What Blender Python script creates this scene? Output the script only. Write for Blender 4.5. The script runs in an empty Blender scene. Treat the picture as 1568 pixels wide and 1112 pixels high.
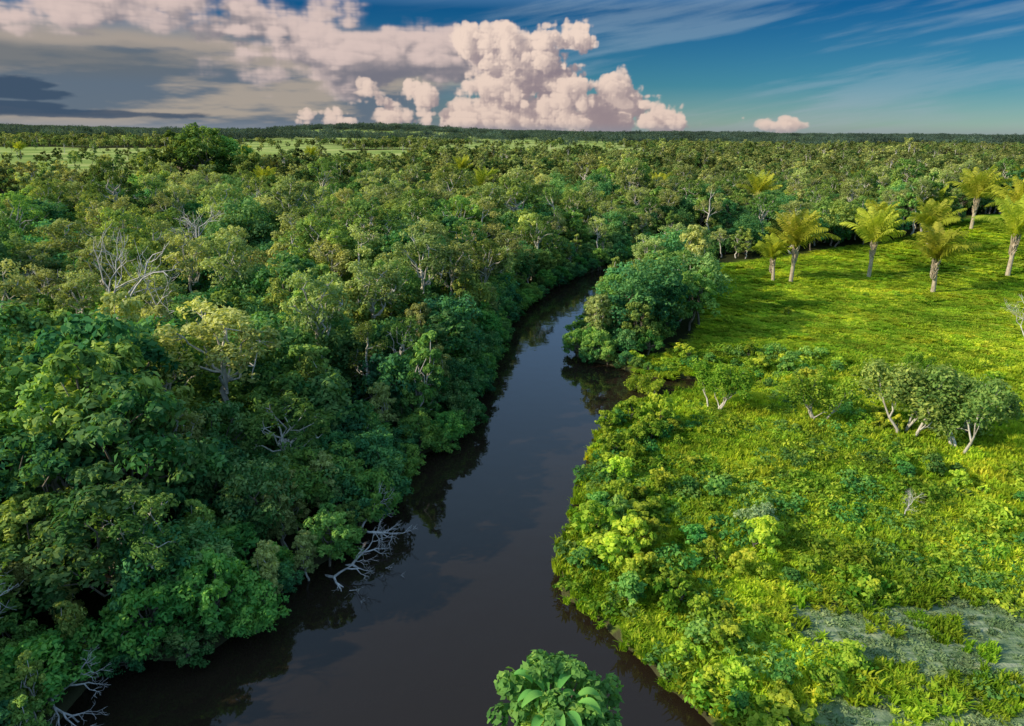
import bpy, math, random, time
import numpy as np
from mathutils import Matrix, Vector
rng = np.random.default_rng(7)
random.seed(7)
scene = bpy.context.scene
scene.view_settings.view_transform = 'Standard'
scene.view_settings.look = 'None'
scene.view_settings.exposure = 0
COL = scene.collection

# ------------------------------------------------------------------ noise
def _h(ix, iy, s):
    n = (ix.astype(np.int64)*374761393 + iy.astype(np.int64)*668265263 + s*974711) & 0xffffffff
    n = ((n ^ (n >> 13))*1274126177) & 0xffffffff
    return ((n ^ (n >> 16)) & 0xffff)/65535.0
def vnoise(x, y, s=0):
    x = np.asarray(x, float); y = np.asarray(y, float)
    ix = np.floor(x); iy = np.floor(y); fx = x-ix; fy = y-iy
    fx = fx*fx*(3-2*fx); fy = fy*fy*(3-2*fy)
    a = _h(ix, iy, s); b = _h(ix+1, iy, s); c = _h(ix, iy+1, s); d = _h(ix+1, iy+1, s)
    return (a*(1-fx)+b*fx)*(1-fy)+(c*(1-fx)+d*fx)*fy
def fbm(x, y, s=0, o=4):
    r = 0; a = .5
    for i in range(o):
        r = r+a*vnoise(x*2**i, y*2**i, s+i); a *= .5
    return r
def sstep(a, b, x):
    t = np.clip((x-a)/(b-a), 0, 1); return t*t*(3-2*t)

# ------------------------------------------------------------------ plan of the place (metres)
LEFT = [(-30,4),(-30,20),(-25.5,28),(-25.6,34),(-24,35.5),(-20.5,36),(-17.8,38.8),(-16.8,43),(-14.5,46),(-13,51),(-11.6,55),(-10.4,64),(-7,68),(-5.4,75),
        (-4,94),(-1,119),(5,140),(14,160),(30,182),(45,202),(80,227)]
RIGHT = [(84,214),(55,190),(44,170),(34,156),(27,145),(18,131),(11.5,110),(9.5,99),(16,94),(20,90.5),(26,90),(33,90.5),(33,86.5),(25,84.5),(17,80.5),(11.2,74),
         (7.8,62),(5.8,53.2),(3.9,46.5),(4.0,42.4),(6.8,38.9),(9.2,35.3),(12,30.6),(15,26),(20,18),(24,8)]
NEAR = [(16,4),(9,13),(6,20),(4,25),(1.5,27),(-1,25),(-7,16),(-13,6)]
RIVER = np.array(LEFT+RIGHT+NEAR, float)
MEADOW = np.array([(16,95),(24,96),(31,106),(36,122),(44,150),(54,172),(90,188),(118,196),(150,225),(205,235),(280,220),(300,10),(20,5),(0,30),(3,60),(9,82)], float)

def poly_sd(P, x, y):
    x = np.asarray(x, float); y = np.asarray(y, float)
    d = np.full(x.shape, 1e18); inside = np.zeros(x.shape, bool)
    n = len(P)
    for i in range(n):
        ax, ay = P[i]; bx, by = P[(i+1) % n]
        ex, ey = bx-ax, by-ay
        t = np.clip(((x-ax)*ex+(y-ay)*ey)/(ex*ex+ey*ey), 0, 1)
        d = np.minimum(d, (x-ax-t*ex)**2+(y-ay-t*ey)**2)
        c = ((ay > y) != (by > y))
        with np.errstate(all='ignore'):
            xi = ax+(y-ay)*ex/(ey if ey != 0 else 1e-9)
        inside ^= (c & (x < xi))
    d = np.sqrt(d)
    return np.where(inside, -d, d)
def river_d(x, y):
    return poly_sd(RIVER, x, y) + (fbm(x*.35, y*.35, 3, 3)-.45)*1.6
def terrain(x, y):
    x = np.asarray(x, float); y = np.asarray(y, float)
    d = river_d(x, y)
    z = -1.8+2.4*sstep(-2.0, .7, d)+.5*sstep(.5, 8, d)
    land = sstep(1, 12, d)
    z = z+land*(fbm(x*.06, y*.06, 11, 4)-.45)*1.6
    z = z+9*np.exp(-(((x-165)/62)**2+((y-205)/55)**2))
    r = np.hypot(x, y)
    z = z+sstep(250, 900, r)*(fbm(x*.0025, y*.0025, 21, 3)-.4)*12
    z = z+sstep(2500, 7000, r)*(8+(fbm(x*.0006+7, y*.0006, 31, 4)-.4)*75)
    z = z+55*np.exp(-(((x+1000)/700)**2+((y-5200)/900)**2))
    return z

# ------------------------------------------------------------------ materials
def newmat(name):
    m = bpy.data.materials.new(name); m.use_nodes = True
    nt = m.node_tree
    for n in list(nt.nodes): nt.nodes.remove(n)
    return m, nt, nt.nodes, nt.links
def N(nt, t, **kw):
    n = nt.nodes.new(t)
    for k, v in kw.items(): setattr(n, k, v)
    return n
def ramp(nt, fac, stops):
    r = N(nt, 'ShaderNodeValToRGB'); e = r.color_ramp.elements
    while len(e) < len(stops): e.new(.5)
    for i, (p, c) in enumerate(stops):
        e[i].position = p; e[i].color = (*c, 1)
    nt.links.new(fac, r.inputs[0]); return r.outputs[0]

def leaf_mat(name, stops, transl=.35, hue=(-.035, .025), val=.5, nscale=.03, nv=(.7, 1.35), nhue=.012):
    m, nt, nd, L = newmat(name)
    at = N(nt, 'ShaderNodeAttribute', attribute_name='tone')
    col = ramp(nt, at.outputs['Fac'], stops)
    oi = N(nt, 'ShaderNodeObjectInfo')
    geo = N(nt, 'ShaderNodeNewGeometry')
    no = N(nt, 'ShaderNodeTexNoise'); no.inputs['Scale'].default_value = nscale; no.inputs['Detail'].default_value = 1
    L.new(geo.outputs['Position'], no.inputs['Vector'])
    hs = N(nt, 'ShaderNodeHueSaturation')
    a = N(nt, 'ShaderNodeMapRange'); a.inputs['To Min'].default_value = .5+hue[0]; a.inputs['To Max'].default_value = .5+hue[1]
    L.new(oi.outputs['Random'], a.inputs['Value'])
    h2 = N(nt, 'ShaderNodeMapRange'); h2.inputs['From Min'].default_value = .3; h2.inputs['From Max'].default_value = .7; h2.inputs['To Min'].default_value = nhue; h2.inputs['To Max'].default_value = -nhue
    L.new(no.outputs['Fac'], h2.inputs['Value'])
    ha = N(nt, 'ShaderNodeMath', operation='ADD'); L.new(a.outputs[0], ha.inputs[0]); L.new(h2.outputs[0], ha.inputs[1])
    L.new(ha.outputs[0], hs.inputs['Hue'])
    w = N(nt, 'ShaderNodeTexWhiteNoise', noise_dimensions='1D'); L.new(oi.outputs['Random'], w.inputs['W'])
    b = N(nt, 'ShaderNodeMapRange'); b.inputs['To Min'].default_value = 1-val*.5; b.inputs['To Max'].default_value = 1+val*.6
    L.new(w.outputs['Value'], b.inputs['Value'])
    c = N(nt, 'ShaderNodeMapRange'); c.inputs['From Min'].default_value = .3; c.inputs['From Max'].default_value = .7
    c.inputs['To Min'].default_value = nv[0]; c.inputs['To Max'].default_value = nv[1]
    L.new(no.outputs['Fac'], c.inputs['Value'])
    mu = N(nt, 'ShaderNodeMath', operation='MULTIPLY'); L.new(b.outputs[0], mu.inputs[0]); L.new(c.outputs[0], mu.inputs[1])
    L.new(mu.outputs[0], hs.inputs['Value']); L.new(col, hs.inputs['Color'])
    pr = N(nt, 'ShaderNodeBsdfDiffuse')
    L.new(hs.outputs[0], pr.inputs['Color'])
    tr = N(nt, 'ShaderNodeBsdfTranslucent')
    mc = N(nt, 'ShaderNodeMix', data_type='RGBA', blend_type='MULTIPLY'); mc.inputs[0].default_value = 1
    mc.inputs[7].default_value = (1.35, 1.3, .5, 1); L.new(hs.outputs[0], mc.inputs[6]); L.new(mc.outputs[2], tr.inputs['Color'])
    mx = N(nt, 'ShaderNodeMixShader'); mx.inputs[0].default_value = transl
    L.new(pr.outputs[0], mx.inputs[1]); L.new(tr.outputs[0], mx.inputs[2])
    o = N(nt, 'ShaderNodeOutputMaterial'); L.new(mx.outputs[0], o.inputs[0])
    return m
def bark_mat(name, c1, c2, scale=3):
    m, nt, nd, L = newmat(name)
    tc = N(nt, 'ShaderNodeTexCoord'); mp = N(nt, 'ShaderNodeMapping'); mp.inputs['Scale'].default_value = (1, 1, .3)
    L.new(tc.outputs['Object'], mp.inputs[0])
    no = N(nt, 'ShaderNodeTexNoise'); no.inputs['Scale'].default_value = scale; no.inputs['Detail'].default_value = 3
    L.new(mp.outputs[0], no.inputs['Vector'])
    col = ramp(nt, no.outputs['Fac'], [(.3, c1), (.7, c2)])
    pr = N(nt, 'ShaderNodeBsdfDiffuse')
    L.new(col, pr.inputs['Color'])
    o = N(nt, 'ShaderNodeOutputMaterial'); L.new(pr.outputs[0], o.inputs[0]); return m

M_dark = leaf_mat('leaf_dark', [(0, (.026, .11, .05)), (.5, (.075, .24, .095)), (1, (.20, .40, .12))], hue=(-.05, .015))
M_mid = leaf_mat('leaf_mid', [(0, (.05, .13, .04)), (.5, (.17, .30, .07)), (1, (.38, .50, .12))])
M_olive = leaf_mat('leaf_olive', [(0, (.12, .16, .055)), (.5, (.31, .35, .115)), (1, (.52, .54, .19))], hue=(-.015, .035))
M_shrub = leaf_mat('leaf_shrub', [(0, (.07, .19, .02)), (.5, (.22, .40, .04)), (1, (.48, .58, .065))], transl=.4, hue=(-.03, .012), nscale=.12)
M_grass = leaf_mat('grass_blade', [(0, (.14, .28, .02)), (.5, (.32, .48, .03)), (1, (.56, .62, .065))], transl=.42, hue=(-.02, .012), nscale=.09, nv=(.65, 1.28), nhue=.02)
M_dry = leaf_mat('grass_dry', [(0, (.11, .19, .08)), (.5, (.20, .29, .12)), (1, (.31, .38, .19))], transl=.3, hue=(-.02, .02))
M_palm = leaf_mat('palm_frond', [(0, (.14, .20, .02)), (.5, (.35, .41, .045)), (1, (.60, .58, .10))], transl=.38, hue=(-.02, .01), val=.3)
M_far = leaf_mat('leaf_far', [(0, (.03, .08, .032)), (.5, (.10, .17, .05)), (1, (.26, .30, .08))], hue=(-.04, .035), val=1.0, nscale=.012, nv=(.55, 1.4))  # broad noise puts sunlit and cloud-shadowed patches into the leaf colour
M_hazed = leaf_mat('leaf_horizon_hazed', [(0, (.055, .095, .085)), (.5, (.09, .14, .115)), (1, (.15, .19, .14))], val=.5, nscale=.002, nv=(.65, 1.25))  # bluish leaf colour stands in for haze over the far canopy
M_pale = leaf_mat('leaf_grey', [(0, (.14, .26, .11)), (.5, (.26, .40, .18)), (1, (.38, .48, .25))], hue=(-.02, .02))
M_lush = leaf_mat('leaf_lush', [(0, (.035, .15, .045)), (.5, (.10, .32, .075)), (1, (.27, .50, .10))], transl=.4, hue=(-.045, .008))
M_bark = bark_mat('bark', (.10, .08, .06), (.26, .23, .19))
M_white = bark_mat('bark_pale', (.34, .31, .26), (.66, .62, .55))
M_palmb = bark_mat('palm_bark', (.28, .23, .16), (.56, .48, .36), 6)
M_deadw = bark_mat('dead_wood', (.34, .32, .30), (.70, .66, .63))

# ------------------------------------------------------------------ mesh assembly
class MB:
    def __init__(s): s.v = []; s.f = []; s.m = []; s.t = []; s.n = 0
    def add(s, v, f, m, t):
        v = np.asarray(v, float); f = np.asarray(f, int)
        s.v.append(v); s.f.append(f+s.n); s.m.append(np.full(len(f), m)); s.t.append(np.broadcast_to(np.asarray(t, float), (len(f),)).copy()); s.n += len(v)
    def build(s, name, mats, smooth=False):
        me = bpy.data.meshes.new(name)
        V = np.concatenate(s.v); F = np.concatenate(s.f)
        me.vertices.add(len(V)); me.vertices.foreach_set('co', V.ravel())
        me.loops.add(F.size); me.loops.foreach_set('vertex_index', F.ravel().astype(np.int32))
        me.polygons.add(len(F)); me.polygons.foreach_set('loop_start', np.arange(0, F.size, 4, dtype=np.int32))
        me.polygons.foreach_set('material_index', np.concatenate(s.m).astype(np.int32))
        for m in mats: me.materials.append(m)
        me.update(calc_edges=True)
        a = me.attributes.new('tone', 'FLOAT', 'FACE'); a.data.foreach_set('value', np.concatenate(s.t).astype(np.float32))
        if smooth: me.polygons.foreach_set('use_smooth', np.ones(len(F), bool))
        return me
def unit(a): return a/np.maximum(np.linalg.norm(a, axis=-1, keepdims=True), 1e-9)
def leaves(mb, c, n, size, aspect, m, tone, droop=None):
    k = len(c); n = unit(n)
    r = rng.normal(size=(k, 3))
    if droop is not None: r = r+np.array([0, 0, -droop])
    a = unit(r-(r*n).sum(1, keepdims=True)*n); b = np.cross(n, a)
    L = (size*.5)[:, None]; W = L*aspect
    v = np.stack([c-a*L, c+b*W+n*L*.12-a*L*.1, c+a*L-n*L*.25, c-b*W+n*L*.12-a*L*.1], 1).reshape(-1, 3)
    f = np.arange(4*k).reshape(-1, 4)
    mb.add(v, f, m, tone)
def tube(mb, pts, rad, m, sides=6):
    pts = np.asarray(pts, float); k = len(pts); vs = []
    for i in range(k):
        d = pts[min(i+1, k-1)]-pts[max(i-1, 0)]; d = d/max(np.linalg.norm(d), 1e-9)
        u = np.cross(d, [0.3, .9, .2]); u /= np.linalg.norm(u); w = np.cross(d, u)
        a = np.arange(sides)*2*math.pi/sides
        vs.append(pts[i]+rad[i]*(np.cos(a)[:, None]*u+np.sin(a)[:, None]*w))
    f = [(i*sides+j, i*sides+(j+1) % sides, (i+1)*sides+(j+1) % sides, (i+1)*sides+j) for i in range(k-1) for j in range(sides)]
    mb.add(np.concatenate(vs), f, m, .5)
def limb(mb, p0, p1, r0, r1, m, wob=.12, seg=4, sides=5):
    p0 = np.array(p0, float); p1 = np.array(p1, float); L = np.linalg.norm(p1-p0)
    t = np.linspace(0, 1, seg+1)
    P = p0+(p1-p0)*t[:, None]; P[1:-1] += rng.normal(size=(seg-1, 3))*L*wob*.5
    P[:, 2] += np.sin(t*math.pi)*L*.06
    tube(mb, P, r0+(r1-r0)*t, m, sides)
def sph(k, upb=0.0):
    d = unit(rng.normal(size=(k, 3))); d[:, 2] += upb; return unit(d)
def clump(mb, c, r, k, size, m, base, droop=None, squash=.75, up=.5, aspect=.5):
    d = sph(k, .35); rad = r*rng.uniform(.5, 1.08, k)
    p = c+d*rad[:, None]*np.array([1, 1, squash])
    n = d+np.array([0, 0, up])+rng.normal(size=(k, 3))*.45
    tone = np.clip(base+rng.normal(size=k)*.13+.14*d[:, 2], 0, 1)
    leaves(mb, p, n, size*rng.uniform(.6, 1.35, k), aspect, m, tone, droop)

def make_tree(name, h, R, crown_lo, crown_hi, lobes, cl, lv, size, mats, rr=.45, trunk_r=.22, open_=0, droop=None, tone=.5, aspect=.5):
    mb = MB(); top = np.array([rng.normal()*.4, rng.normal()*.4, h*(crown_lo+(crown_hi-crown_lo)*.35)])
    limb(mb, (0, 0, -.6), top, trunk_r, trunk_r*.6, 1, .05, 6, 7)
    zc = h*(crown_lo+crown_hi)/2; Rz = h*(crown_hi-crown_lo)/2
    golden = 2.399963; off = rng.uniform(0, 6.28)
    for i in range(lobes):
        zz = 1-1.6*(i+.5)/lobes
        a = off+i*golden+rng.normal()*.25
        rho = math.sqrt(max(0, 1-zz*zz))*rng.uniform(.6, 1.02)
        lr = R*rr*rng.uniform(.75, 1.25)
        lc = np.array([math.cos(a)*rho*(R-lr*.6), math.sin(a)*rho*(R-lr*.6), zc+zz*(Rz-lr*.5)*rng.uniform(.85, 1.08)])
        st = top*np.array([1, 1, rng.uniform(.7, 1)])
        limb(mb, st, lc, trunk_r*.5, trunk_r*.18, 1, .16, 4, 5)
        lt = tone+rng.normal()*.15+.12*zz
        for j in range(cl):
            d = sph(1, .5)[0]; cr = lr*rng.uniform(.34, .6)
            cc = lc+d*lr*rng.uniform(.55, 1.0)*np.array([1, 1, .8])
            if open_ and j % 2 == 0: limb(mb, lc, cc, trunk_r*.22, trunk_r*.07, 1, .15, 2, 4)
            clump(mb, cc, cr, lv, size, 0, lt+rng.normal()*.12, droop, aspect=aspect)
    return mb.build(name, mats)
def branchy(mb, p, d, L, r, depth, m, up=.15, leafy=None, ld=2):
    q = p+d*L; mid = (p+q)/2+rng.normal(size=3)*L*.07
    tube(mb, [p, mid, q], [r, r*.85, r*.68], m, 6 if depth > 2 else 4)
    if leafy is not None and depth <= ld: clump(mb, q, leafy[0], leafy[1], leafy[2], leafy[3], .5+rng.normal()*.15)
    if depth == 0: return
    for i in range(2 if rng.random() < .45 else 3):
        dd = unit(d+rng.normal(size=3)*.55+np.array([0, 0, up]))
        branchy(mb, q if i < 2 else mid, dd, L*rng.uniform(.6, .85), r*rng.uniform(.5, .68), depth-1, m, up, leafy, ld)

# prototypes -----------------------------------------------------------
P_forest = []
for i in range(5):
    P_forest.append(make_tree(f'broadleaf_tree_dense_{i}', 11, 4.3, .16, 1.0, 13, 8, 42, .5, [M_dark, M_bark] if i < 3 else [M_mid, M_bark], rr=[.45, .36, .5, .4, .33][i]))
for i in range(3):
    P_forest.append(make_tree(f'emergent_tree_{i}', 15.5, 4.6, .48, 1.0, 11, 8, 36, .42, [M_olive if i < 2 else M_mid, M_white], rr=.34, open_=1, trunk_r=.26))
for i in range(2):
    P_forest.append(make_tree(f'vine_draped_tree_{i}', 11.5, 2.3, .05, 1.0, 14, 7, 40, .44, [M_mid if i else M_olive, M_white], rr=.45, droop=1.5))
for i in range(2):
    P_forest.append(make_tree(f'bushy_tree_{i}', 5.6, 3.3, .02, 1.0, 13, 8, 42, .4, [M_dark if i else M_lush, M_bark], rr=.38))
P_far = []
for i in range(4):
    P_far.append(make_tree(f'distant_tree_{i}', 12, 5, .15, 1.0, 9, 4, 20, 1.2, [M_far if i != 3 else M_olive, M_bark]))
P_far.append(make_tree('distant_tree_tall', 16, 4.5, .5, 1.0, 7, 4, 18, 1.1, [M_olive, M_white], trunk_r=.3))
P_shrub = []
for i in range(4):
    P_shrub.append(make_tree(f'shrub_{i}', 2.5, 1.35, .02, 1.0, 7, 5, 24, .34, [M_shrub if i < 3 else M_lush, M_bark], trunk_r=.05, rr=.5, aspect=.6))
def patch(name, R, hgt, k):
    mb = MB()
    for _ in range(k//26):
        c = rng.uniform(-R, R, 2); a = rng.uniform(0, 6.283, 26); L = hgt*rng.uniform(.6, 1.3, 26); lean = rng.uniform(.15, .8, 26)
        b = np.zeros((26, 3)); b[:, :2] = c+rng.normal(size=(26, 2))*.13
        dx = np.stack([np.cos(a), np.sin(a), np.zeros(26)], 1); px = np.stack([-np.sin(a), np.cos(a), np.zeros(26)], 1); z = np.array([0, 0, 1.])
        w = rng.uniform(.04, .085, 26)[:, None]; L = L[:, None]; le = lean[:, None]
        m = b+dx*L*le*.4+z*L*.6; t = b+dx*L*le*1.1+z*L*(1-le*.35)
        V = np.stack([b-px*w, b+px*w, m+px*w*.9, m-px*w*.9, t+px*w*.15, t-px*w*.15], 1).reshape(-1, 3)
        i0 = np.arange(26)*6
        F = np.concatenate([np.stack([i0, i0+1, i0+2, i0+3], 1), np.stack([i0+3, i0+2, i0+4, i0+5], 1)])
        tt = np.clip(.5+rng.normal()*.2+rng.normal(size=26)*.12, 0, 1)
        mb.add(V, F, 0, np.concatenate([tt, tt]))
    return mb
P_grass = [patch('g', 1.1, .6, 364).build(f'grass_patch_{i}', [M_grass]) for i in range(3)]
P_dry = [patch('g', 1.1, .3, 300).build(f'dry_grass_patch_{i}', [M_dry]) for i in range(2)]
P_herb = []
for i in range(3):
    mb = MB()
    for _ in range(18):
        c = np.array([*rng.uniform(-1, 1, 2), rng.uniform(.15, .5)])
        clump(mb, c, .38, 20, .26, 0, .5+rng.normal()*.2, up=.8)
    P_herb.append(mb.build(f'herb_patch_{i}', [M_shrub if i else M_lush]))
P_can = []
for i in range(3):
    mb = MB()
    for _ in range(24):
        c = np.array([*rng.uniform(-24, 24, 2), rng.uniform(6, 13)]); clump(mb, c, rng.uniform(4.5, 7), 26, 3.2, 0, .45+rng.normal()*.2, squash=1.0)
    P_can.append(mb.build(f'forest_canopy_patch_{i}', [M_hazed]))

def proto_coll(name, meshes):
    c = bpy.data.collections.new(name)
    for i, me in enumerate(meshes):
        o = bpy.data.objects.new(f'{i:02d}_{me.name}', me); c.objects.link(o)
    return c
def scatter(name, coll, pts, rotz, scl, idx):
    pts = np.asarray(pts, float); k = len(pts)
    me = bpy.data.meshes.new(name); me.vertices.add(k); me.vertices.foreach_set('co', pts.ravel())
    a = me.attributes.new('rot', 'FLOAT_VECTOR', 'POINT'); r = np.zeros((k, 3)); r[:, 2] = rotz
    r[:, :2] = rng.normal(size=(k, 2))*.05; a.data.foreach_set('vector', r.ravel())
    a = me.attributes.new('scl', 'FLOAT_VECTOR', 'POINT'); a.data.foreach_set('vector', np.asarray(scl, float).ravel())
    a = me.attributes.new('idx', 'INT', 'POINT'); a.data.foreach_set('value', np.asarray(idx, np.int32))
    ob = bpy.data.objects.new(name, me); COL.objects.link(ob)
    g = bpy.data.node_groups.new(name+'_gn', 'GeometryNodeTree')
    g.interface.new_socket('Geometry', in_out='INPUT', socket_type='NodeSocketGeometry')
    g.interface.new_socket('Geometry', in_out='OUTPUT', socket_type='NodeSocketGeometry')
    n = g.nodes; L = g.links
    gi = n.new('NodeGroupInput'); go = n.new('NodeGroupOutput'); ci = n.new('GeometryNodeCollectionInfo')
    ci.inputs['Collection'].default_value = coll; ci.inputs['Separate Children'].default_value = True; ci.inputs['Reset Children'].default_value = True
    ip = n.new('GeometryNodeInstanceOnPoints'); ip.inputs['Pick Instance'].default_value = True
    def na(nm, dt):
        x = n.new('GeometryNodeInputNamedAttribute'); x.data_type = dt; x.inputs['Name'].default_value = nm
        return [o for o in x.outputs if o.enabled and o.name == 'Attribute'][0]
    er = n.new('FunctionNodeEulerToRotation')
    L.new(gi.outputs[0], ip.inputs['Points']); L.new(ci.outputs[0], ip.inputs['Instance'])
    L.new(na('rot', 'FLOAT_VECTOR'), er.inputs[0]); L.new(er.outputs[0], ip.inputs['Rotation'])
    L.new(na('scl', 'FLOAT_VECTOR'), ip.inputs['Scale']); L.new(na('idx', 'INT'), ip.inputs['Instance Index'])
    L.new(ip.outputs[0], go.inputs[0])
    md = ob.modifiers.new('scatter', 'NODES'); md.node_group = g
    return ob
C_forest = proto_coll('forest_prototypes', P_forest); C_far = proto_coll('distant_prototypes', P_far)
C_shrub = proto_coll('shrub_prototypes', P_shrub); C_grass = proto_coll('grass_prototypes', P_grass)
C_dry = proto_coll('dry_grass_prototypes', P_dry); C_herb = proto_coll('herb_prototypes', P_herb); C_can = proto_coll('canopy_prototypes', P_can)

def jgrid(x0, x1, y0, y1, s, j=.42):
    gx, gy = np.meshgrid(np.arange(x0, x1, s), np.arange(y0, y1, s)); gx = gx.ravel().astype(float); gy = gy.ravel().astype(float)
    gx[:] += ((np.round((gy-y0)/s).astype(int)) % 2)*s*.5
    return gx+rng.uniform(-j, j, gx.size)*s, gy+rng.uniform(-j, j, gx.size)*s
CLEAR = [(-270,820,185,450),(-680,900,300,450),(-480,1250,200,330),(440,560,85,220),(60,1500,260,650),(150,2650,1100,800),(-1700,2300,800,600),(-520,1900,260,420),(900,4000,1000,600),(-900,4000,1500,600),(640,1300,200,480),(1600,2400,450,500)]
def clear_mask(x, y):
    m = np.zeros(x.shape, bool)
    for cx, cy, rx, ry in CLEAR:
        m |= (((x-cx)/rx)**2+((y-cy)/ry)**2+(fbm(x*.012, y*.012, 5, 3)-.42)*2.0) < 1
    return m
def wedge(x, y, pad=60): return np.abs(x) < (y*.86+pad)
DEAD = [(-47,74,0,1.35,.5),(-62,130,1,1.5,1.0),(-21,125,1,1.4,3.2),(-75,100,0,1.3,3.3),(-29,31,1,.85,4.0)]
PALE = [(-23,106,0,1.12),(-52,96,1,1.0),(-61,120,0,1.1),(-42,138,1,1.05),(-77,155,0,1.15),(-22,150,1,1.0),(-34,72,1,.85),(-96,128,0,1.1),(-6,160,0,1.1),(-50,175,1,1.2),(-16,72,1,.72),(60,215,0,1.1),(10,185,1,1.1)]
def gap(x, y):
    m = np.ones(x.shape, bool)
    for q in [(a[0], a[1]) for a in DEAD+PALE]:
        r = math.hypot(*q); ux, uy = -q[0]/r, -q[1]/r
        lx = (x-q[0])*ux+(y-q[1])*uy; ly = np.abs(-(x-q[0])*uy+(y-q[1])*ux)
        m &= ~((lx > -2.5) & (lx < 9) & (ly < 3.2))
    return m

# ---- near forest
x, y = jgrid(-150, 330, 6, 300, 4.8)
d = river_d(x, y); md = poly_sd(MEADOW, x, y)
ok = (d > 2.0) & (md > 1.5) & wedge(x, y, 45) & ~((y < 34) & (x > -24)) & gap(x, y)
x, y, d = x[ok], y[ok], d[ok]; k = len(x); n_near = k
u = rng.random(k); idx = np.where(u < .55, rng.integers(0, 5, k), np.where(u < .74, rng.integers(5, 8, k), np.where(u < .88, rng.integers(8, 10, k), rng.integers(10, 12, k))))
hz = fbm(x*.035, y*.035, 9, 3)
s = (.45+1.05*hz)*rng.uniform(.66, 1.25, k)*(.8+.2*sstep(1, 14, d))
s = np.where((idx >= 5) & (idx < 8) & (y < 75), s*.78, s)
s = np.where(idx >= 10, s*1.25, s)
z = terrain(x, y)-.15
scl = np.stack([s*rng.uniform(.95, 1.2, k), s*rng.uniform(.95, 1.2, k), s*rng.uniform(.8, 1.2, k)], 1)
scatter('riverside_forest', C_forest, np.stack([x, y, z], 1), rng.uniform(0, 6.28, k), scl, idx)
x, y = jgrid(-110, 10, 10, 130, 4.0); d = river_d(x, y)
ok = (d > 1.5) & (poly_sd(MEADOW, x, y) > 1.5) & wedge(x, y, 25) & ~((y < 34) & (x > -24)) & (rng.random(x.size) < .8)
x, y = x[ok], y[ok]; k = len(x); s = rng.uniform(.8, 1.35, k)
scatter('forest_understory', C_forest, np.stack([x, y, terrain(x, y)-.2], 1), rng.uniform(0, 6.28, k), np.stack([s, s, s*rng.uniform(.8, 1.3, k)], 1), rng.integers(10, 12, k))
# ---- bank fringe
pts = []
def along(P, s):
    out = []
    for (ax, ay), (bx, by) in zip(P[:-1], P[1:]):
        L = math.hypot(bx-ax, by-ay)
        for t in np.arange(0, 1, s/L): out.append((ax+(bx-ax)*t, ay+(by-ay)*t, (by-ay)/L, -(bx-ax)/L))
    return out
K_ = []
for (px, py, nx, ny) in along(LEFT[1:], 1.9):
    o = rng.uniform(-1.0, .9); pts.append((px+nx*o, py+ny*o)); K_.append(0)
for (px, py, nx, ny) in along(LEFT[1:], 2.6):
    o = rng.uniform(-4.6, -2.2); pts.append((px+nx*o, py+ny*o)); K_.append(1)
for (px, py, nx, ny) in along(RIGHT[0:10], 1.8):
    o = rng.uniform(-1.4, .3); pts.append((px+nx*o, py+ny*o)); K_.append(0)
pts = np.array(pts); K_ = np.array(K_); k = len(pts)
tallt = np.where(rng.random(k) < .5, rng.integers(0, 5, k), rng.integers(8, 10, k))
idx = np.where((rng.random(k) < .74) & (K_ == 0), rng.integers(10, 12, k), tallt)
s = rng.uniform(.42, .95, k)*np.where(idx >= 10, .95, .62)*np.where(K_ == 1, 1.3, 1.0)*np.where(np.hypot(pts[:, 0]-18, pts[:, 1]-92) < 6, .5, 1)
scatter('riverbank_bushes', C_forest, np.stack([pts[:, 0], pts[:, 1], np.maximum(terrain(pts[:, 0], pts[:, 1]), -.1)-.35], 1), rng.uniform(0, 6.28, k), np.stack([s, s, s*rng.uniform(.8, 1.2, k)], 1), idx)
# ---- distant forest
X, Y, S_, I = [], [], [], []
for (y0, y1, sp, sc) in [(300, 800, 7.6, 1.05), (800, 2000, 13, 1.2)]:
    x, y = jgrid(-y1*.95, y1*.95, y0, y1, sp); ok = wedge(x, y) & ~(clear_mask(x, y) & (rng.random(x.size) > .04)) & (fbm(x*.006, y*.006, 77, 3) > .2)
    x, y = x[ok], y[ok]; X.append(x); Y.append(y); k = len(x)
    S_.append(sc*(.35+.95*fbm(x*.015, y*.015, 8, 3))*rng.uniform(.6, 1.4, k)); I.append(np.where(rng.random(k) < .14, 4, rng.integers(0, 4, k)))
x = np.concatenate(X); y = np.concatenate(Y); s = np.concatenate(S_); k = len(x); n_far = k
scatter('distant_forest', C_far, np.stack([x, y, terrain(x, y)-.3], 1), rng.uniform(0, 6.28, k), np.stack([s, s, s*rng.uniform(.7, 1.15, k)], 1), np.concatenate(I))
x, y = jgrid(-9500, 9500, 2000, 9800, 52); ok = wedge(x, y) & ~(clear_mask(x, y) & (rng.random(x.size) > .10))
x, y = x[ok], y[ok]; k = len(x); n_can = k; s = rng.uniform(.8, 1.3, k)
scatter('horizon_forest', C_can, np.stack([x, y, terrain(x, y)-1], 1), rng.uniform(0, 6.28, k), np.stack([s, s, s*rng.uniform(.6, 1.9, k)], 1), rng.integers(0, 3, k))

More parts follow.
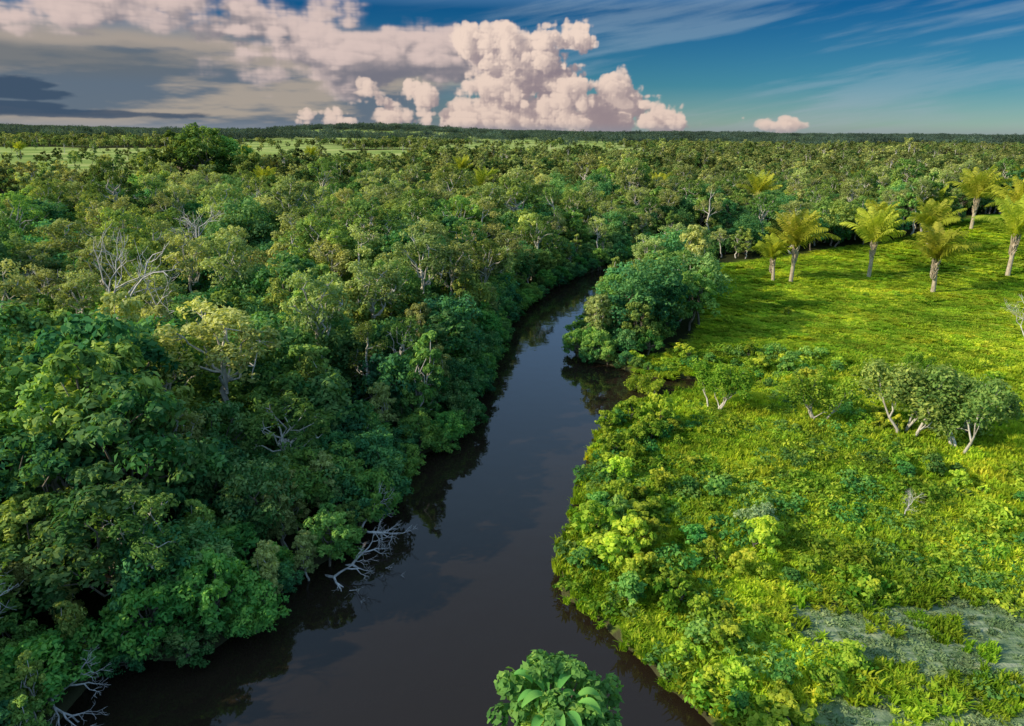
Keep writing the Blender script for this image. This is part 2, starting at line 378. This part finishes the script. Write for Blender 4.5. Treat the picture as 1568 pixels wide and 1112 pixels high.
# ---- meadow grass, herbs, shrubs
def muddy(x, y):
    return np.maximum(sstep(1.1, .4, ((x-29)/13)**2+((y-37.5)/5.2)**2+(fbm(x*.25, y*.35, 41, 4)-.45)*1.8),
                      sstep(1.1, .4, ((x-27)/12)**2+((y-30)/4)**2+(fbm(x*.25, y*.35, 42, 4)-.45)*1.8))
gX, gY, gS = [], [], []
for (y0, y1, sp, sc) in [(20, 85, 1.15, 1.0), (85, 210, 2.0, 1.5)]:
    x, y = jgrid(0, 150, y0, y1, sp); d = river_d(x, y); md = poly_sd(MEADOW, x, y); mu = muddy(x, y)
    ok = (d > .1) & (md < 1) & wedge(x, y, 20) & (rng.random(x.size) > mu*.95)
    x, y = x[ok], y[ok]; gX.append(x); gY.append(y); gS.append(sc*rng.uniform(.7, 1.3, len(x)))
x = np.concatenate(gX); y = np.concatenate(gY); k = len(x); n_grass = k
s = np.concatenate(gS)*(.65+.8*fbm(x*.1, y*.1, 61, 3)); fm = sstep(75, 105, y)
scatter('meadow_grass', C_grass, np.stack([x, y, terrain(x, y)-.04], 1), rng.uniform(0, 6.28, k), np.stack([s, s, s*(.35+1.6*fbm(x*.3, y*.3, 62, 2))*(1-.72*fm)], 1), rng.integers(0, 3, k))
x, y = jgrid(10, 60, 22, 46, 1.2); ok = (muddy(x, y) > .3) & (river_d(x, y) > .3) & (rng.random(x.size) < .62)
x, y = x[ok], y[ok]; k = len(x); s = rng.uniform(.7, 1.2, k)
scatter('marsh_grass', C_dry, np.stack([x, y, terrain(x, y)-.03], 1), rng.uniform(0, 6.28, k), np.stack([s, s, s*.5], 1), rng.integers(0, 2, k))
inlet = lambda x, y: np.exp(-(((x-22)/13)**4+((y-82)/9)**4))
x, y = jgrid(0, 110, 20, 125, 1.5); d = river_d(x, y); md = poly_sd(MEADOW, x, y)
dens = (.75*sstep(.38, .56, fbm(x*.09, y*.09, 51, 3))*sstep(105, 75, y)+.5*sstep(14, 2, d))*(1-.7*inlet(x, y))
ok = (d > .5) & (md < 1) & (rng.random(x.size) < dens) & (muddy(x, y) < .4)
x, y = x[ok], y[ok]; k = len(x); s = rng.uniform(.6, 1.6, k)
scatter('meadow_herbs', C_herb, np.stack([x, y, terrain(x, y)], 1), rng.uniform(0, 6.28, k), np.stack([s, s, s*rng.uniform(.7, 1.4, k)*(1-.5*inlet(x, y))], 1), rng.integers(0, 3, k))
x, y = jgrid(0, 130, 20, 150, 1.9); d = river_d(x, y); md = poly_sd(MEADOW, x, y)
dens = ((.75*sstep(13, 2, d)*sstep(40, 46, y)+.5*sstep(6, 0, d)+.5*sstep(.43, .6, fbm(x*.1, y*.1, 52, 3)))*sstep(104, 74, y)+.004)*(1-.97*inlet(x, y))
ok = (d > .7) & (md < 1) & (rng.random(x.size) < dens) & (muddy(x, y) < .3)
x, y, d = x[ok], y[ok], d[ok]; k = len(x); n_shrub = k; s = rng.uniform(.35, 1.15, k)*rng.uniform(.7, 1.2, k)*(.8+.4*sstep(12, 3, d))
scatter('meadow_shrubs', C_shrub, np.stack([x, y, terrain(x, y)-.05], 1), rng.uniform(0, 6.28, k), np.stack([s, s, s*rng.uniform(.7, 1.2, k)], 1), rng.integers(0, 4, k))

# ------------------------------------------------------------------ individual trees
def place(name, me, x, y, s=1, rz=0, sz=None, tilt=(0, 0), dz=0):
    o = bpy.data.objects.new(name, me); COL.objects.link(o)
    o.location = (x, y, float(terrain(np.array([x]), np.array([y]))[0])-.1+dz); o.rotation_euler = (tilt[0], tilt[1], rz); o.scale = (s, s, sz or s); return o
def palm_mesh(name, th=6.5, fr=20, FL=6.2):
    mb = MB(); lean = rng.normal(size=2)*.4
    t = np.linspace(0, 1, 9); P = np.stack([lean[0]*t**2, lean[1]*t**2, -.5+(th+.5)*t], 1)
    tube(mb, P, .28+.12*(1-t), 1, 9)
    top = P[-1]
    for i in range(80):
        a = rng.uniform(0, 6.28); z = rng.uniform(-3, .1)
        q = top+np.array([0, 0, z]); e_ = 1+.3*z/3
        tube(mb, [q, q+np.array([math.cos(a)*.45, math.sin(a)*.45, .35])*e_, q+np.array([math.cos(a)*.75, math.sin(a)*.75, 1.1])*e_], [.12, .1, .04], 1, 4)
    for i in range(fr):
        a = i*2.39996+rng.normal()*.2; u = i/fr; L = FL*rng.uniform(.82, 1.15)
        e0 = math.radians(88-36*u+rng.normal()*5); bend = math.radians(35+48*u+rng.normal()*8)
        n = 16; p = top.copy(); R = [p.copy()]; az = np.array([math.cos(a), math.sin(a), 0]); D = []
        tw = rng.normal()*.5
        for j in range(n):
            e = e0-bend*(j/n)**1.8; dr = az*math.cos(e)+np.array([0, 0, math.sin(e)]); D.append(dr); p = p+dr*L/n; R.append(p.copy())
        tube(mb, R, np.linspace(.1, .02, n+1), 0, 4)
        side = np.array([-az[1], az[0], 0])
        tone = .64+rng.normal()*.14-.25*u
        for j in range(2, n):
            nr = np.cross(D[j], side); sd = side*math.cos(tw)+nr*math.sin(tw)
            for q in range(2):
                base = R[j]+(R[j+1]-R[j])*q/2; ll = 1.5*math.sin(math.pi*min(1, (.2+(j+q/2)/n*.8)))**.6+.18
                for sg in (-1, 1):
                    dd = unit(sd*sg*.75+D[j]*.7+np.array([0, 0, -.25])+rng.normal(size=3)*.1); w = D[j]*.115
                    m = base+dd*ll*.55; tp = base+dd*ll+np.array([0, 0, -.3*ll])
                    mb.add([base-w*.5, base+w*.5, m+w, m-w, tp+w*.15, tp-w*.15], [(0, 1, 2, 3), (3, 2, 4, 5)], 0, np.clip(tone+rng.normal()*.08, 0, 1))
    return mb.build(name, [M_palm, M_palmb])
PM = [palm_mesh(f'palm_tree_mesh_{i}', th=[6.4, 5.4, 4.6][i], fr=[23, 20, 18][i], FL=[7.6, 7.2, 6.6][i]) for i in range(3)]
for (px, py, i, s) in [(61,150,0,1.15),(57.8,152,2,1.0),(81,156,0,1.15),(87,141,1,1.2),(111,154,0,1.3),(104,172,1,1.2),(98,190,2,1.15),(140,285,0,1.25),(150,240,0,1.25),(165,232,1,1.3),(128,196,0,1.25),(122,170,0,1.3),(176,236,0,1.25),(205,262,0,1.2),(134,160,1,1.3),(118,200,2,1.2),(37,330,0,1.3),(-30,420,0,1.3),(-105,300,0,1.25),(-150,360,0,1.2),(240,330,0,1.2),(-12,290,0,1.3),(90,260,0,1.3),(60,300,1,1.3),(190,300,0,1.3),(-180,640,0,1.3),(-260,700,0,1.3),(-310,760,0,1.3),(-520,760,0,1.3)]:
    place('palm_tree', PM[i], px, py, s, rng.uniform(0, 6.28))

def dead_mesh(name, L, r, depth, up=.15, d0=(0, 0, 1)):
    mb = MB(); branchy(mb, np.array([0, 0, -.4]), unit(np.array(d0, float)), L, r, depth, 0, up); return mb.build(name, [M_deadw])
DM = [dead_mesh('dead_tree_mesh', 5.2, .26, 5, .3), dead_mesh('dead_tree_mesh_b', 4.2, .24, 5, .12, (.2, .1, 1)), dead_mesh('fallen_branches_mesh', 1.9, .15, 6, .02, (1, -.3, .35))]
for (px, py, i, s, r) in DEAD: place('dead_tree', DM[i], px, py, s, r)
place('dead_tree', DM[1], 80, 103, .72, 2.0); place('dead_tree', DM[1], 33.5, 52, .25, .2)
place('fallen_dead_branches', DM[2], -14.2, 46.4, 1.1, .1, dz=.3); place('fallen_dead_branches', DM[2], -14.0, 48.4, 1.1, .5, dz=.9); place('fallen_dead_branches', DM[2], -14.6, 45.4, 1.0, -.4, dz=.8); place('fallen_dead_branches', DM[2], -27.5, 32, 1.0, -.2, dz=.5)
TP = []
for i in range(2):
    mb = MB(); limb(mb, (0, 0, -.5), (.8-i*1.5, .4, 9), .3, .2, 1, .05, 6, 7)
    branchy(mb, np.array([.8-i*1.5, .4, 8.9]), unit(np.array([.1, 0, 1.])), 2.3, .19, 4, 1, .3, (.75, 20, .36, 0), 2)
    for kk in range(3):
        a = rng.uniform(0, 6.28); branchy(mb, np.array([.5-i, .3, rng.uniform(5, 8)]), unit(np.array([math.cos(a), math.sin(a), .5])), 1.9, .1, 3, 1, .25, (.7, 20, .36, 0), 1)
    for kk in range(16): clump(mb, np.array([rng.normal()*.5+.3, rng.normal()*.5, rng.uniform(1, 6)]), rng.uniform(.5, 1), 34, .38, 0, .45, droop=1.2)
    TP.append(mb.build(f'pale_trunk_tree_mesh_{i}', [M_olive if i == 0 else M_mid, M_white]))
for (px, py, i, s) in PALE: place('pale_trunk_tree', TP[i], px, py, s, rng.uniform(0, 6.28))
def open_tree(name, L, r, depth, leaf, mats, up=.25):
    mb = MB()
    for kk in range(3):
        a = rng.uniform(0, 6.28); branchy(mb, np.array([math.cos(a)*.25, math.sin(a)*.25, -.3]), unit(np.array([math.cos(a)*.5, math.sin(a)*.5, 1])), L, r, depth, 1, up, leaf)
    return mb.build(name, mats)
OT = [open_tree(f'meadow_tree_mesh_{i}', 2.2, .15, 4, (.9, 34, .34, 0), [M_mid, M_white], up=.35) for i in range(2)]
OT.append(open_tree('small_meadow_tree_mesh', 2.2, .15, 4, (.85, 30, .34, 0), [M_shrub, M_white], up=.5))
OP = open_tree('pale_bush_mesh', .75, .04, 3, (.42, 22, .26, 0), [M_pale, M_white], up=.45)
for (px, py, i, s) in [(42,68,1,1.4),(46,64.5,0,1.25),(49,70,1,1.15),(34.6,72,2,.9),(23.5,75,2,.9),(18.0,85.2,2,.62),(74,60,2,.9),(56,90,2,.5)]:
    place('meadow_tree', OT[i], px, py, s, rng.uniform(0, 6.28))
place('pale_bush', OP, 20.4, 50, 1.1)
for (px, py, i, s) in [(-13,98,5,1.15),(-9,104,6,1.0),(-17,92,7,.95),(-12,84,8,.95),(-36,118,5,1.15),(-41,100,6,1.1),(-5,118,7,.9),(-60,100,5,1.05),(-27,88,9,1.0),(-1,135,6,.85),
                       (17.5,107,4,.8),(21,112,3,.95),(26,124,4,1),(25,128,5,.85),(34,144,3,1.05),(32,141,5,.9),(40,157,0,1.1),(16,103,11,.95),(22,102,10,1.0),(26,112,10,1.1),(32,128,10,1.2),(18,115,10,1),(12.5,100,10,.8),(16.5,97.5,11,.75),(20,97.5,10,.7),(11.5,97,11,.6),(14,96,10,.5)]:
    place('broadleaf_tree' if i not in (5, 6, 7) else 'emergent_tree', P_forest[i], px, py, s, rng.uniform(0, 6.28))
for i, (px, py, s) in enumerate([(-143,330,2.95),(-155,336,2.7),(-132,338,2.5),(-165,326,2.0),(-122,330,1.9)]):
    place('tall_tree', P_forest[3+(i % 2)], px, py, s, i)
NEARM = make_tree('foreground_tree_mesh', 8.6, 3.3, .3, 1.0, 16, 8, 50, .42, [M_lush, M_bark], rr=.34, aspect=.6, tone=.4)
place('foreground_tree', NEARM, 2.2, 25, 1.0, 1.3)
mb = MB()
for i in range(13):
    a = i*2.4; r0 = rng.uniform(.2, 1.4); b = np.array([math.cos(a)*r0, math.sin(a)*r0, 6.5+rng.uniform(-.5, .5)]); az = np.array([math.cos(a), math.sin(a), 0]); sd = np.array([-az[1], az[0], 0]); LL = rng.uniform(.9, 1.5)
    P = [b+az*t*LL+np.array([0, 0, 1.5*t-1.5*t*t]) for t in np.linspace(0, 1, 8)]
    W = [.03+.19*math.sin(math.pi*t)**.7 for t in np.linspace(.03, .97, 8)]
    vs = []; fs = []
    for j, (p, w) in enumerate(zip(P, W)): vs += [p-sd*w+np.array([0, 0, .12]), p, p+sd*w+np.array([0, 0, .12])]
    for j in range(7): fs += [(3*j, 3*j+1, 3*j+4, 3*j+3), (3*j+1, 3*j+2, 3*j+5, 3*j+4)]
    mb.add(vs, fs, 0, rng.uniform(.4, .7))
bl_ = mb.build('broad_leaf_plant', [M_lush]); ob_ = place('broad_leaf_plant', bl_, 2.0, 24.4, 1.0, 0, dz=1.2)
ld = MB(); limb(ld, (0, 0, -2), (0, 0, 6.6), .14, .1, 0, .02)
stem = bpy.data.objects.new('stem', ld.build('stem', [M_bark])); COL.objects.link(stem); stem.parent = ob_

# ------------------------------------------------------------------ ground
def axis(lo, hi, a, b, s, g=1.06):
    c = list(np.arange(a, b, s)); st = s; p = c[-1]
    while p < hi: st = min(st*g, 400); p += st; c.append(p)
    st = s; p = a; pre = []
    while p > lo: st = min(st*g, 400); p -= st; pre.append(p)
    return np.array(pre[::-1]+c)
gx = axis(-12000, 12000, -40, 70, .6); gy = axis(-300, 14000, 18, 125, .6, 1.045)
GX, GY = np.meshgrid(gx, gy); GZ = terrain(GX.ravel(), GY.ravel())
V = np.stack([GX.ravel(), GY.ravel(), GZ], 1); nx, ny = len(gx), len(gy)
ii = np.arange((ny-1)*nx).reshape(ny-1, nx)[:, :-1].ravel()
F = np.stack([ii, ii+1, ii+nx+1, ii+nx], 1)
mb = MB(); mb.add(V, F, 0, 0)
m, nt, nd, L = newmat('ground_soil_and_grass')
geo = N(nt, 'ShaderNodeNewGeometry')
n1 = N(nt, 'ShaderNodeTexNoise'); n1.inputs['Scale'].default_value = .08; n1.inputs['Detail'].default_value = 6; L.new(geo.outputs['Position'], n1.inputs['Vector'])
n2 = N(nt, 'ShaderNodeTexNoise'); n2.inputs['Scale'].default_value = 1.7; n2.inputs['Detail'].default_value = 6; L.new(geo.outputs['Position'], n2.inputs['Vector'])
nf = N(nt, 'ShaderNodeTexNoise'); nf.inputs['Scale'].default_value = .01; nf.inputs['Detail'].default_value = 6; L.new(geo.outputs['Position'], nf.inputs['Vector'])
g = ramp(nt, n1.outputs['Fac'], [(.35, (.14, .25, .018)), (.5, (.26, .39, .028)), (.66, (.42, .46, .07))])
dk = ramp(nt, n2.outputs['Fac'], [(.3, (.55, .6, .5)), (.65, (1.1, 1.1, 1))])
mx = N(nt, 'ShaderNodeMix', data_type='RGBA', blend_type='MULTIPLY'); mx.inputs[0].default_value = 1; L.new(g, mx.inputs[6]); L.new(dk, mx.inputs[7])
farc = ramp(nt, nf.outputs['Fac'], [(.35, (.16, .24, .06)), (.5, (.30, .38, .10)), (.65, (.45, .47, .17))])
at = N(nt, 'ShaderNodeAttribute', attribute_name='cover')
sp = N(nt, 'ShaderNodeSeparateXYZ'); L.new(at.outputs['Vector'], sp.inputs[0])
sg = N(nt, 'ShaderNodeSeparateXYZ'); L.new(geo.outputs['Position'], sg.inputs[0])
fr_ = N(nt, 'ShaderNodeMapRange'); L.new(sg.outputs[1], fr_.inputs[0]); fr_.inputs[1].default_value = 300; fr_.inputs[2].default_value = 450
def mixc(a, b, f):
    x = N(nt, 'ShaderNodeMix', data_type='RGBA'); L.new(f, x.inputs[0]); L.new(a, x.inputs[6])
    if isinstance(b, tuple): x.inputs[7].default_value = (*b, 1)
    else: L.new(b, x.inputs[7])
    return x.outputs[2]
mpp = N(nt, 'ShaderNodeMapping'); mpp.inputs['Rotation'].default_value = (0, 0, -.35); mpp.inputs['Scale'].default_value = (.35, 2.4, 1); L.new(geo.outputs['Position'], mpp.inputs[0])
n4 = N(nt, 'ShaderNodeTexNoise'); n4.inputs['Scale'].default_value = .9; n4.inputs['Detail'].default_value = 7; n4.inputs['Distortion'].default_value = .8; L.new(mpp.outputs[0], n4.inputs['Vector'])
mudc = ramp(nt, n4.outputs['Fac'], [(.32, (.09, .15, .07)), (.5, (.18, .25, .13)), (.68, (.33, .37, .24))])
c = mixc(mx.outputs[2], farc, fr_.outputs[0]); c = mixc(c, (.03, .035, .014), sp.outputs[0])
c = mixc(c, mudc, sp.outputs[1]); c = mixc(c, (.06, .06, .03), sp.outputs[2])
pr = N(nt, 'ShaderNodeBsdfDiffuse'); L.new(c, pr.inputs['Color'])
bu = N(nt, 'ShaderNodeBump'); bu.inputs['Distance'].default_value = .25; L.new(n2.outputs['Fac'], bu.inputs['Height']); L.new(bu.outputs[0], pr.inputs['Normal'])
o = N(nt, 'ShaderNodeOutputMaterial'); L.new(pr.outputs[0], o.inputs[0])
me = mb.build('ground', [m], True)
fx, fy = GX.ravel(), GY.ravel(); mdv = poly_sd(MEADOW, fx, fy); rd = river_d(fx, fy)
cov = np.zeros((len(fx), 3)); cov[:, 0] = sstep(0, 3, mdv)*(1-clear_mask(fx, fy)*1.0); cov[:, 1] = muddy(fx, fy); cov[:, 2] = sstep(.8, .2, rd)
a = me.attributes.new('cover', 'FLOAT_VECTOR', 'POINT'); a.data.foreach_set('vector', cov.ravel())
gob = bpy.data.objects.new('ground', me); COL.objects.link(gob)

# ------------------------------------------------------------------ river water
mb = MB(); xs = np.linspace(-45, 100, 30); ys = np.linspace(-10, 235, 50); A, B = np.meshgrid(xs, ys)
V = np.stack([A.ravel(), B.ravel(), np.zeros(A.size)], 1); ii = np.arange(49*30).reshape(49, 30)[:, :-1].ravel()
mb.add(V, np.stack([ii, ii+1, ii+31, ii+30], 1), 0, 0)
m, nt, nd, L = newmat('river_water')
geo = N(nt, 'ShaderNodeNewGeometry')
n1 = N(nt, 'ShaderNodeTexNoise'); n1.inputs['Scale'].default_value = .5; n1.inputs['Detail'].default_value = 3; L.new(geo.outputs['Position'], n1.inputs['Vector'])
pr = N(nt, 'ShaderNodeBsdfPrincipled'); pr.inputs['Base Color'].default_value = (.02, .014, .009, 1); pr.inputs['Roughness'].default_value = .04; pr.inputs['IOR'].default_value = 1.42
bu = N(nt, 'ShaderNodeBump'); bu.inputs['Distance'].default_value = .04; bu.inputs['Strength'].default_value = .4; L.new(n1.outputs['Fac'], bu.inputs['Height']); L.new(bu.outputs[0], pr.inputs['Normal'])
o = N(nt, 'ShaderNodeOutputMaterial'); L.new(pr.outputs[0], o.inputs[0])
wob = bpy.data.objects.new('river_water', mb.build('river_water', [m], True)); COL.objects.link(wob)

# ------------------------------------------------------------------ sun + sky
S = Vector((-.95, -.30, 0)).normalized(); EL = math.radians(27); S = Vector((S.x*math.cos(EL), S.y*math.cos(EL), math.sin(EL)))
sl = bpy.data.lights.new('sun', 'SUN'); sl.energy = 5; sl.angle = math.radians(.5); sl.color = (1, .86, .62)
so = bpy.data.objects.new('sun', sl); COL.objects.link(so); so.rotation_euler = S.to_track_quat('Z', 'Y').to_euler(); so.location = (-100, -40, 80)

W = bpy.data.worlds.new('World'); scene.world = W; W.use_nodes = True; nt = W.node_tree; L = nt.links
for n in list(nt.nodes): nt.nodes.remove(n)
sky = N(nt, 'ShaderNodeTexSky', sky_type='NISHITA'); sky.sun_disc = False; sky.sun_elevation = EL; sky.sun_rotation = math.atan2(S.x, S.y)
sky.air_density = 1.0; sky.dust_density = .3; sky.ozone_density = 2.0
tc = N(nt, 'ShaderNodeTexCoord'); sx = N(nt, 'ShaderNodeSeparateXYZ'); L.new(tc.outputs['Generated'], sx.inputs[0])
mr = N(nt, 'ShaderNodeMapRange'); L.new(sx.outputs[2], mr.inputs[0]); mr.inputs[2].default_value = .5
tint = N(nt, 'ShaderNodeValToRGB'); L.new(mr.outputs[0], tint.inputs[0])
e = tint.color_ramp.elements; e[0].position = 0; e[0].color = (.30, .42, .50, 1); e[1].position = 1; e[1].color = (2.2, 2.1, 1.8, 1)  # overhead end raised above the sky's own brightness as added fill
q = e.new(.12); q.color = (.08, .26, .38, 1); q = e.new(.30); q.color = (.015, .16, .32, 1); q = e.new(.5); q.color = (1.0, 1.15, 1.3, 1)
skyc = N(nt, 'ShaderNodeMix', data_type='RGBA', blend_type='MULTIPLY'); skyc.inputs[0].default_value = 1; L.new(sky.outputs[0], skyc.inputs[6]); L.new(tint.outputs[0], skyc.inputs[7])
bg = N(nt, 'ShaderNodeBackground'); bg.inputs['Strength'].default_value = .15; L.new(skyc.outputs[2], bg.inputs[0])
ow = N(nt, 'ShaderNodeOutputWorld'); L.new(bg.outputs[0], ow.inputs[0])

# ------------------------------------------------------------------ clouds : a volume of vapour computed slice by slice,
# lit by marching towards the sun, and laid on a distant sheet of sky
DAZ, DEL = .0012, .001
naz, nel, nw = 1560, 205, 22
AZ = -.93+DAZ*np.arange(naz); ELV = -.006+DEL*np.arange(nel)
U = (784+AZ*1060*1.08).astype(np.float32); Vv = (204-ELV*1060/.86).astype(np.float32)
crng = np.random.default_rng(11)
def wmat(c, wl, off):
    t = (c-c.min())/wl+off; i = np.floor(t).astype(int); f = t-i; f = f*f*(3-2*f); n = i.max()+2
    Wm = np.zeros((len(c), n), np.float32); Wm[np.arange(len(c)), i] = 1-f; Wm[np.arange(len(c)), i+1] += f; return Wm
def gn(cu, cvv, cw, wl, sv=1.0):
    a = wmat(cu, wl, crng.random()); b = wmat(cvv, wl*sv, crng.random()); c = wmat(cw, wl, crng.random())
    R = crng.random((a.shape[1], b.shape[1], c.shape[1])).astype(np.float32)
    R = np.tensordot(R, c, (2, 1)); R = np.einsum('abw,vb->avw', R, b, optimize=True); return np.tensordot(a, R, (1, 0))
def volume(blobs, oct_, dw, soft, sv=1.0, billow=True, sig=.05, amb=.3):
    Wd = (np.arange(nw)-nw/2)*dw
    f = np.full((naz, nel, nw), -1e3, np.float32)
    for (u, v, ru, rv) in blobs:
        rw = min(ru, rv*1.5, nw*dw*.45); cw = crng.uniform(-.25, .25)*(nw*dw*.5-rw)
        i0 = np.searchsorted(U, u-ru*2.2); i1 = np.searchsorted(U, u+ru*2.2)
        l = np.sqrt(((U[i0:i1, None, None]-u)/ru)**2+((Vv[None, :, None]-v)/rv)**2+((Wd[None, None, :]-cw)/rw)**2)
        f[i0:i1] = np.maximum(f[i0:i1], np.where(l < 1, (1-l)*min(ru, rv), (1-l)*max(math.sqrt(ru*rv), 40)))
    for (wl, am) in oct_:
        g = gn(U, Vv[::-1], Wd, wl, sv)[:, ::-1]
        if billow: g = np.abs(2*g-1)*2-.85
        else: g = (g-.5)*2
        f += am*g
    dens = 1/(1+np.exp(-np.clip(f/soft, -30, 30))); dens[f < -6*soft] = 0
    tau = np.zeros_like(dens); st = 4.0; dist = 0
    for k in range(11):
        dist += st; sh = (int(round(dist*.72/(DAZ*1060*1.08))), -int(round(dist*.6/(DEL*1060/.86))), int(round(dist*.33/dw)))
        q = np.roll(dens, sh, (0, 1, 2)); q[:, sh[1]:, :] = 0
        if sh[2]: q[:, :, :sh[2]] = 0
        tau += q*st; st *= 1.22
    Lt = .6*np.exp(-sig*tau)+.4*np.exp(-sig*.22*tau)
    T = np.ones((naz, nel), np.float32); C = np.zeros((naz, nel), np.float32)
    for k in range(nw):
        a = 1-np.exp(-dens[:, :, k]*dw*.14); C += T*a*Lt[:, :, k]; T *= 1-a
    A = 1-T; return A, np.clip(C/np.maximum(A, 1e-3), 0, 1)
CUM = [(800,56,120,26),(735,66,44,26),(870,58,56,28),(800,100,76,52),(765,145,66,46),(850,135,60,46),(740,182,100,30),(840,180,110,32),(700,158,34,28),(905,165,50,34),(935,145,38,42),(965,158,38,38),(930,185,90,24),(985,182,60,26),(1026,186,30,20),(1058,190,24,16),(1178,189,36,13),(1122,182,12,9),
       (640,152,38,32),(606,178,70,24),(508,176,20,11),(468,178,16,10),(574,150,28,26),(655,176,50,24),(720,192,260,16)]
A1, C1 = volume(CUM, [(60,16),(30,12),(15,7.5),(8,4.2),(5,2.2)], 6, 1.0, sig=.08)
STM = [(60,66,170,20),(200,50,150,28),(330,26,130,32),(420,50,150,36),(500,80,120,36),(580,95,100,32),(90,40,160,14),(520,20,60,14),(640,70,120,26),(440,112,130,20),(560,130,80,20),(690,110,50,30)]
A2, C2 = volume(STM, [(110,24),(52,17),(26,10),(13,5.5),(7,2.8)], 7, 4.0, .6, True, .06)
def n2d(wl, sv, shear=0, o=6, pers=.55):
    r = 0; a = 1; tot = 0
    uu, vv = np.meshgrid(U, Vv, indexing='ij')
    for i in range(o):
        r = r+a*vnoise((uu+shear*vv)/wl*2**i+31*i, (vv+uu*shear*.035)/(wl*sv)*2**i+17*i, 200+i); tot += a; a *= pers
    return r/tot
uu, vv = np.meshgrid(U, Vv, indexing='ij')
def lerp(a, b, t): return a+(np.asarray(b)-a)*t[..., None]
RGB = np.zeros((naz, nel, 3)); AL = np.zeros((naz, nel))
def over(a, rgb):
    global RGB, AL
    rgb = np.broadcast_to(np.asarray(rgb, float), RGB.shape)
    na = a+AL*(1-a); RGB = (rgb*a[..., None]+RGB*(AL*(1-a))[..., None])/np.maximum(na, 1e-4)[..., None]; AL = na
vr = vv+.17*(uu-1100)+12*vnoise(uu/180, vv/60, 90)
ci = 0; a_ = 1; tt = 0
for i in range(6): ci = ci+a_*vnoise(uu/260*2**i+5*i, vr/26*2**i+9*i, 300+i); tt += a_; a_ *= .6
ci /= tt
over(.36*sstep(.42, .74, ci)*sstep(560, 900, uu)*sstep(210, 150, vv), (.32, .44, .54))
over(.5*sstep(.3, .7, ci)*sstep(760, 1000, uu)*sstep(120, 195, vv)*sstep(1700, 1100, uu), (.36, .40, .44))
nv = n2d(240, .35); n3 = n2d(150, .16)
veil = sstep(780, 580, uu+120*(nv-.5))*sstep(30, 85, vv+60*(nv-.5))
vc = lerp(np.broadcast_to(np.array([.12, .155, .21]), RGB.shape), (.40, .34, .29), sstep(.38, .62, n3+.22*sstep(150, 90, vv)-.10))
over(.93*veil, vc)
def ccol(C, lo, hi, a=.12, b=.85): return lerp(np.broadcast_to(np.array(lo), RGB.shape), hi, sstep(a, b, C))
over(A2, ccol(C2, (.18, .18, .22), (.68, .54, .50), .12, .92))
ud = sstep(84, 104, vv+10*(nv-.5)*4)*sstep(146, 116, vv)*sstep(460, 200, uu)
over(.8*ud, (.13, .155, .18))
n5 = n2d(70, .28)
def bl(u, v, ru, rv): return 1-np.sqrt(((uu-u)/ru)**2+((vv-v)/rv)**2)
dk_ = np.maximum.reduce([bl(98, 150, 44, 17), bl(120, 160, 60, 8), bl(20, 160, 60, 8), bl(60, 174, 110, 7), bl(200, 184, 180, 7)])+(n5-.5)*1.6
over(.85*sstep(.05, .4, dk_), (.04, .075, .13))
hz_ = sstep(60, 190, vv)
over(A1, lerp(ccol(C1, (.24, .20, .24), (.86, .68, .575), .06, .85), (.48, .35, .31), .26*hz_))
over(.6*sstep(184, 206, vv), (.24, .28, .34))
Rr = 11500.0
dx = np.sin(AZ)[:, None]*np.cos(ELV)[None]; dy = np.cos(AZ)[:, None]*np.cos(ELV)[None]; dz = np.broadcast_to(np.sin(ELV)[None], dx.shape)
V = np.stack([dx, dy, dz], -1).reshape(-1, 3)*Rr+np.array([0, 0, 32.])
ii = (np.arange(naz-1)[:, None]*nel+np.arange(nel-1)[None]).ravel()
mb = MB(); mb.add(V, np.stack([ii, ii+nel, ii+nel+1, ii+1], 1), 0, 0)
m, nt, nd, L = newmat('cloud_vapour'); m.cycles.emission_sampling = 'NONE'
at = N(nt, 'ShaderNodeAttribute', attribute_name='vapour'); em = N(nt, 'ShaderNodeEmission'); tr = N(nt, 'ShaderNodeBsdfTransparent'); mxs = N(nt, 'ShaderNodeMixShader')
L.new(at.outputs['Color'], em.inputs[0]); L.new(at.outputs['Alpha'], mxs.inputs[0]); L.new(tr.outputs[0], mxs.inputs[1]); L.new(em.outputs[0], mxs.inputs[2])
o = N(nt, 'ShaderNodeOutputMaterial'); L.new(mxs.outputs[0], o.inputs[0])
me = mb.build('sky_clouds', [m], True)
ca = me.color_attributes.new('vapour', 'FLOAT_COLOR', 'POINT')
ca.data.foreach_set('color', np.concatenate([RGB, AL[..., None]], -1).astype(np.float32).ravel())
COL.objects.link(bpy.data.objects.new('sky_clouds', me))

# ------------------------------------------------------------------ camera
cam = bpy.data.cameras.new('camera'); cam.sensor_width = 36; cam.lens = 36*1060/1568; cam.clip_end = 40000; cam.clip_start = .5
co = bpy.data.objects.new('camera', cam); COL.objects.link(co)
co.matrix_world = Matrix.Translation((0, 0, 32)) @ Matrix.Rotation(math.radians(90-18.4), 4, 'X') @ Matrix.Rotation(math.radians(.6), 4, 'Z')
scene.camera = co
print('counts', n_near, n_far, n_can, n_grass, n_shrub)
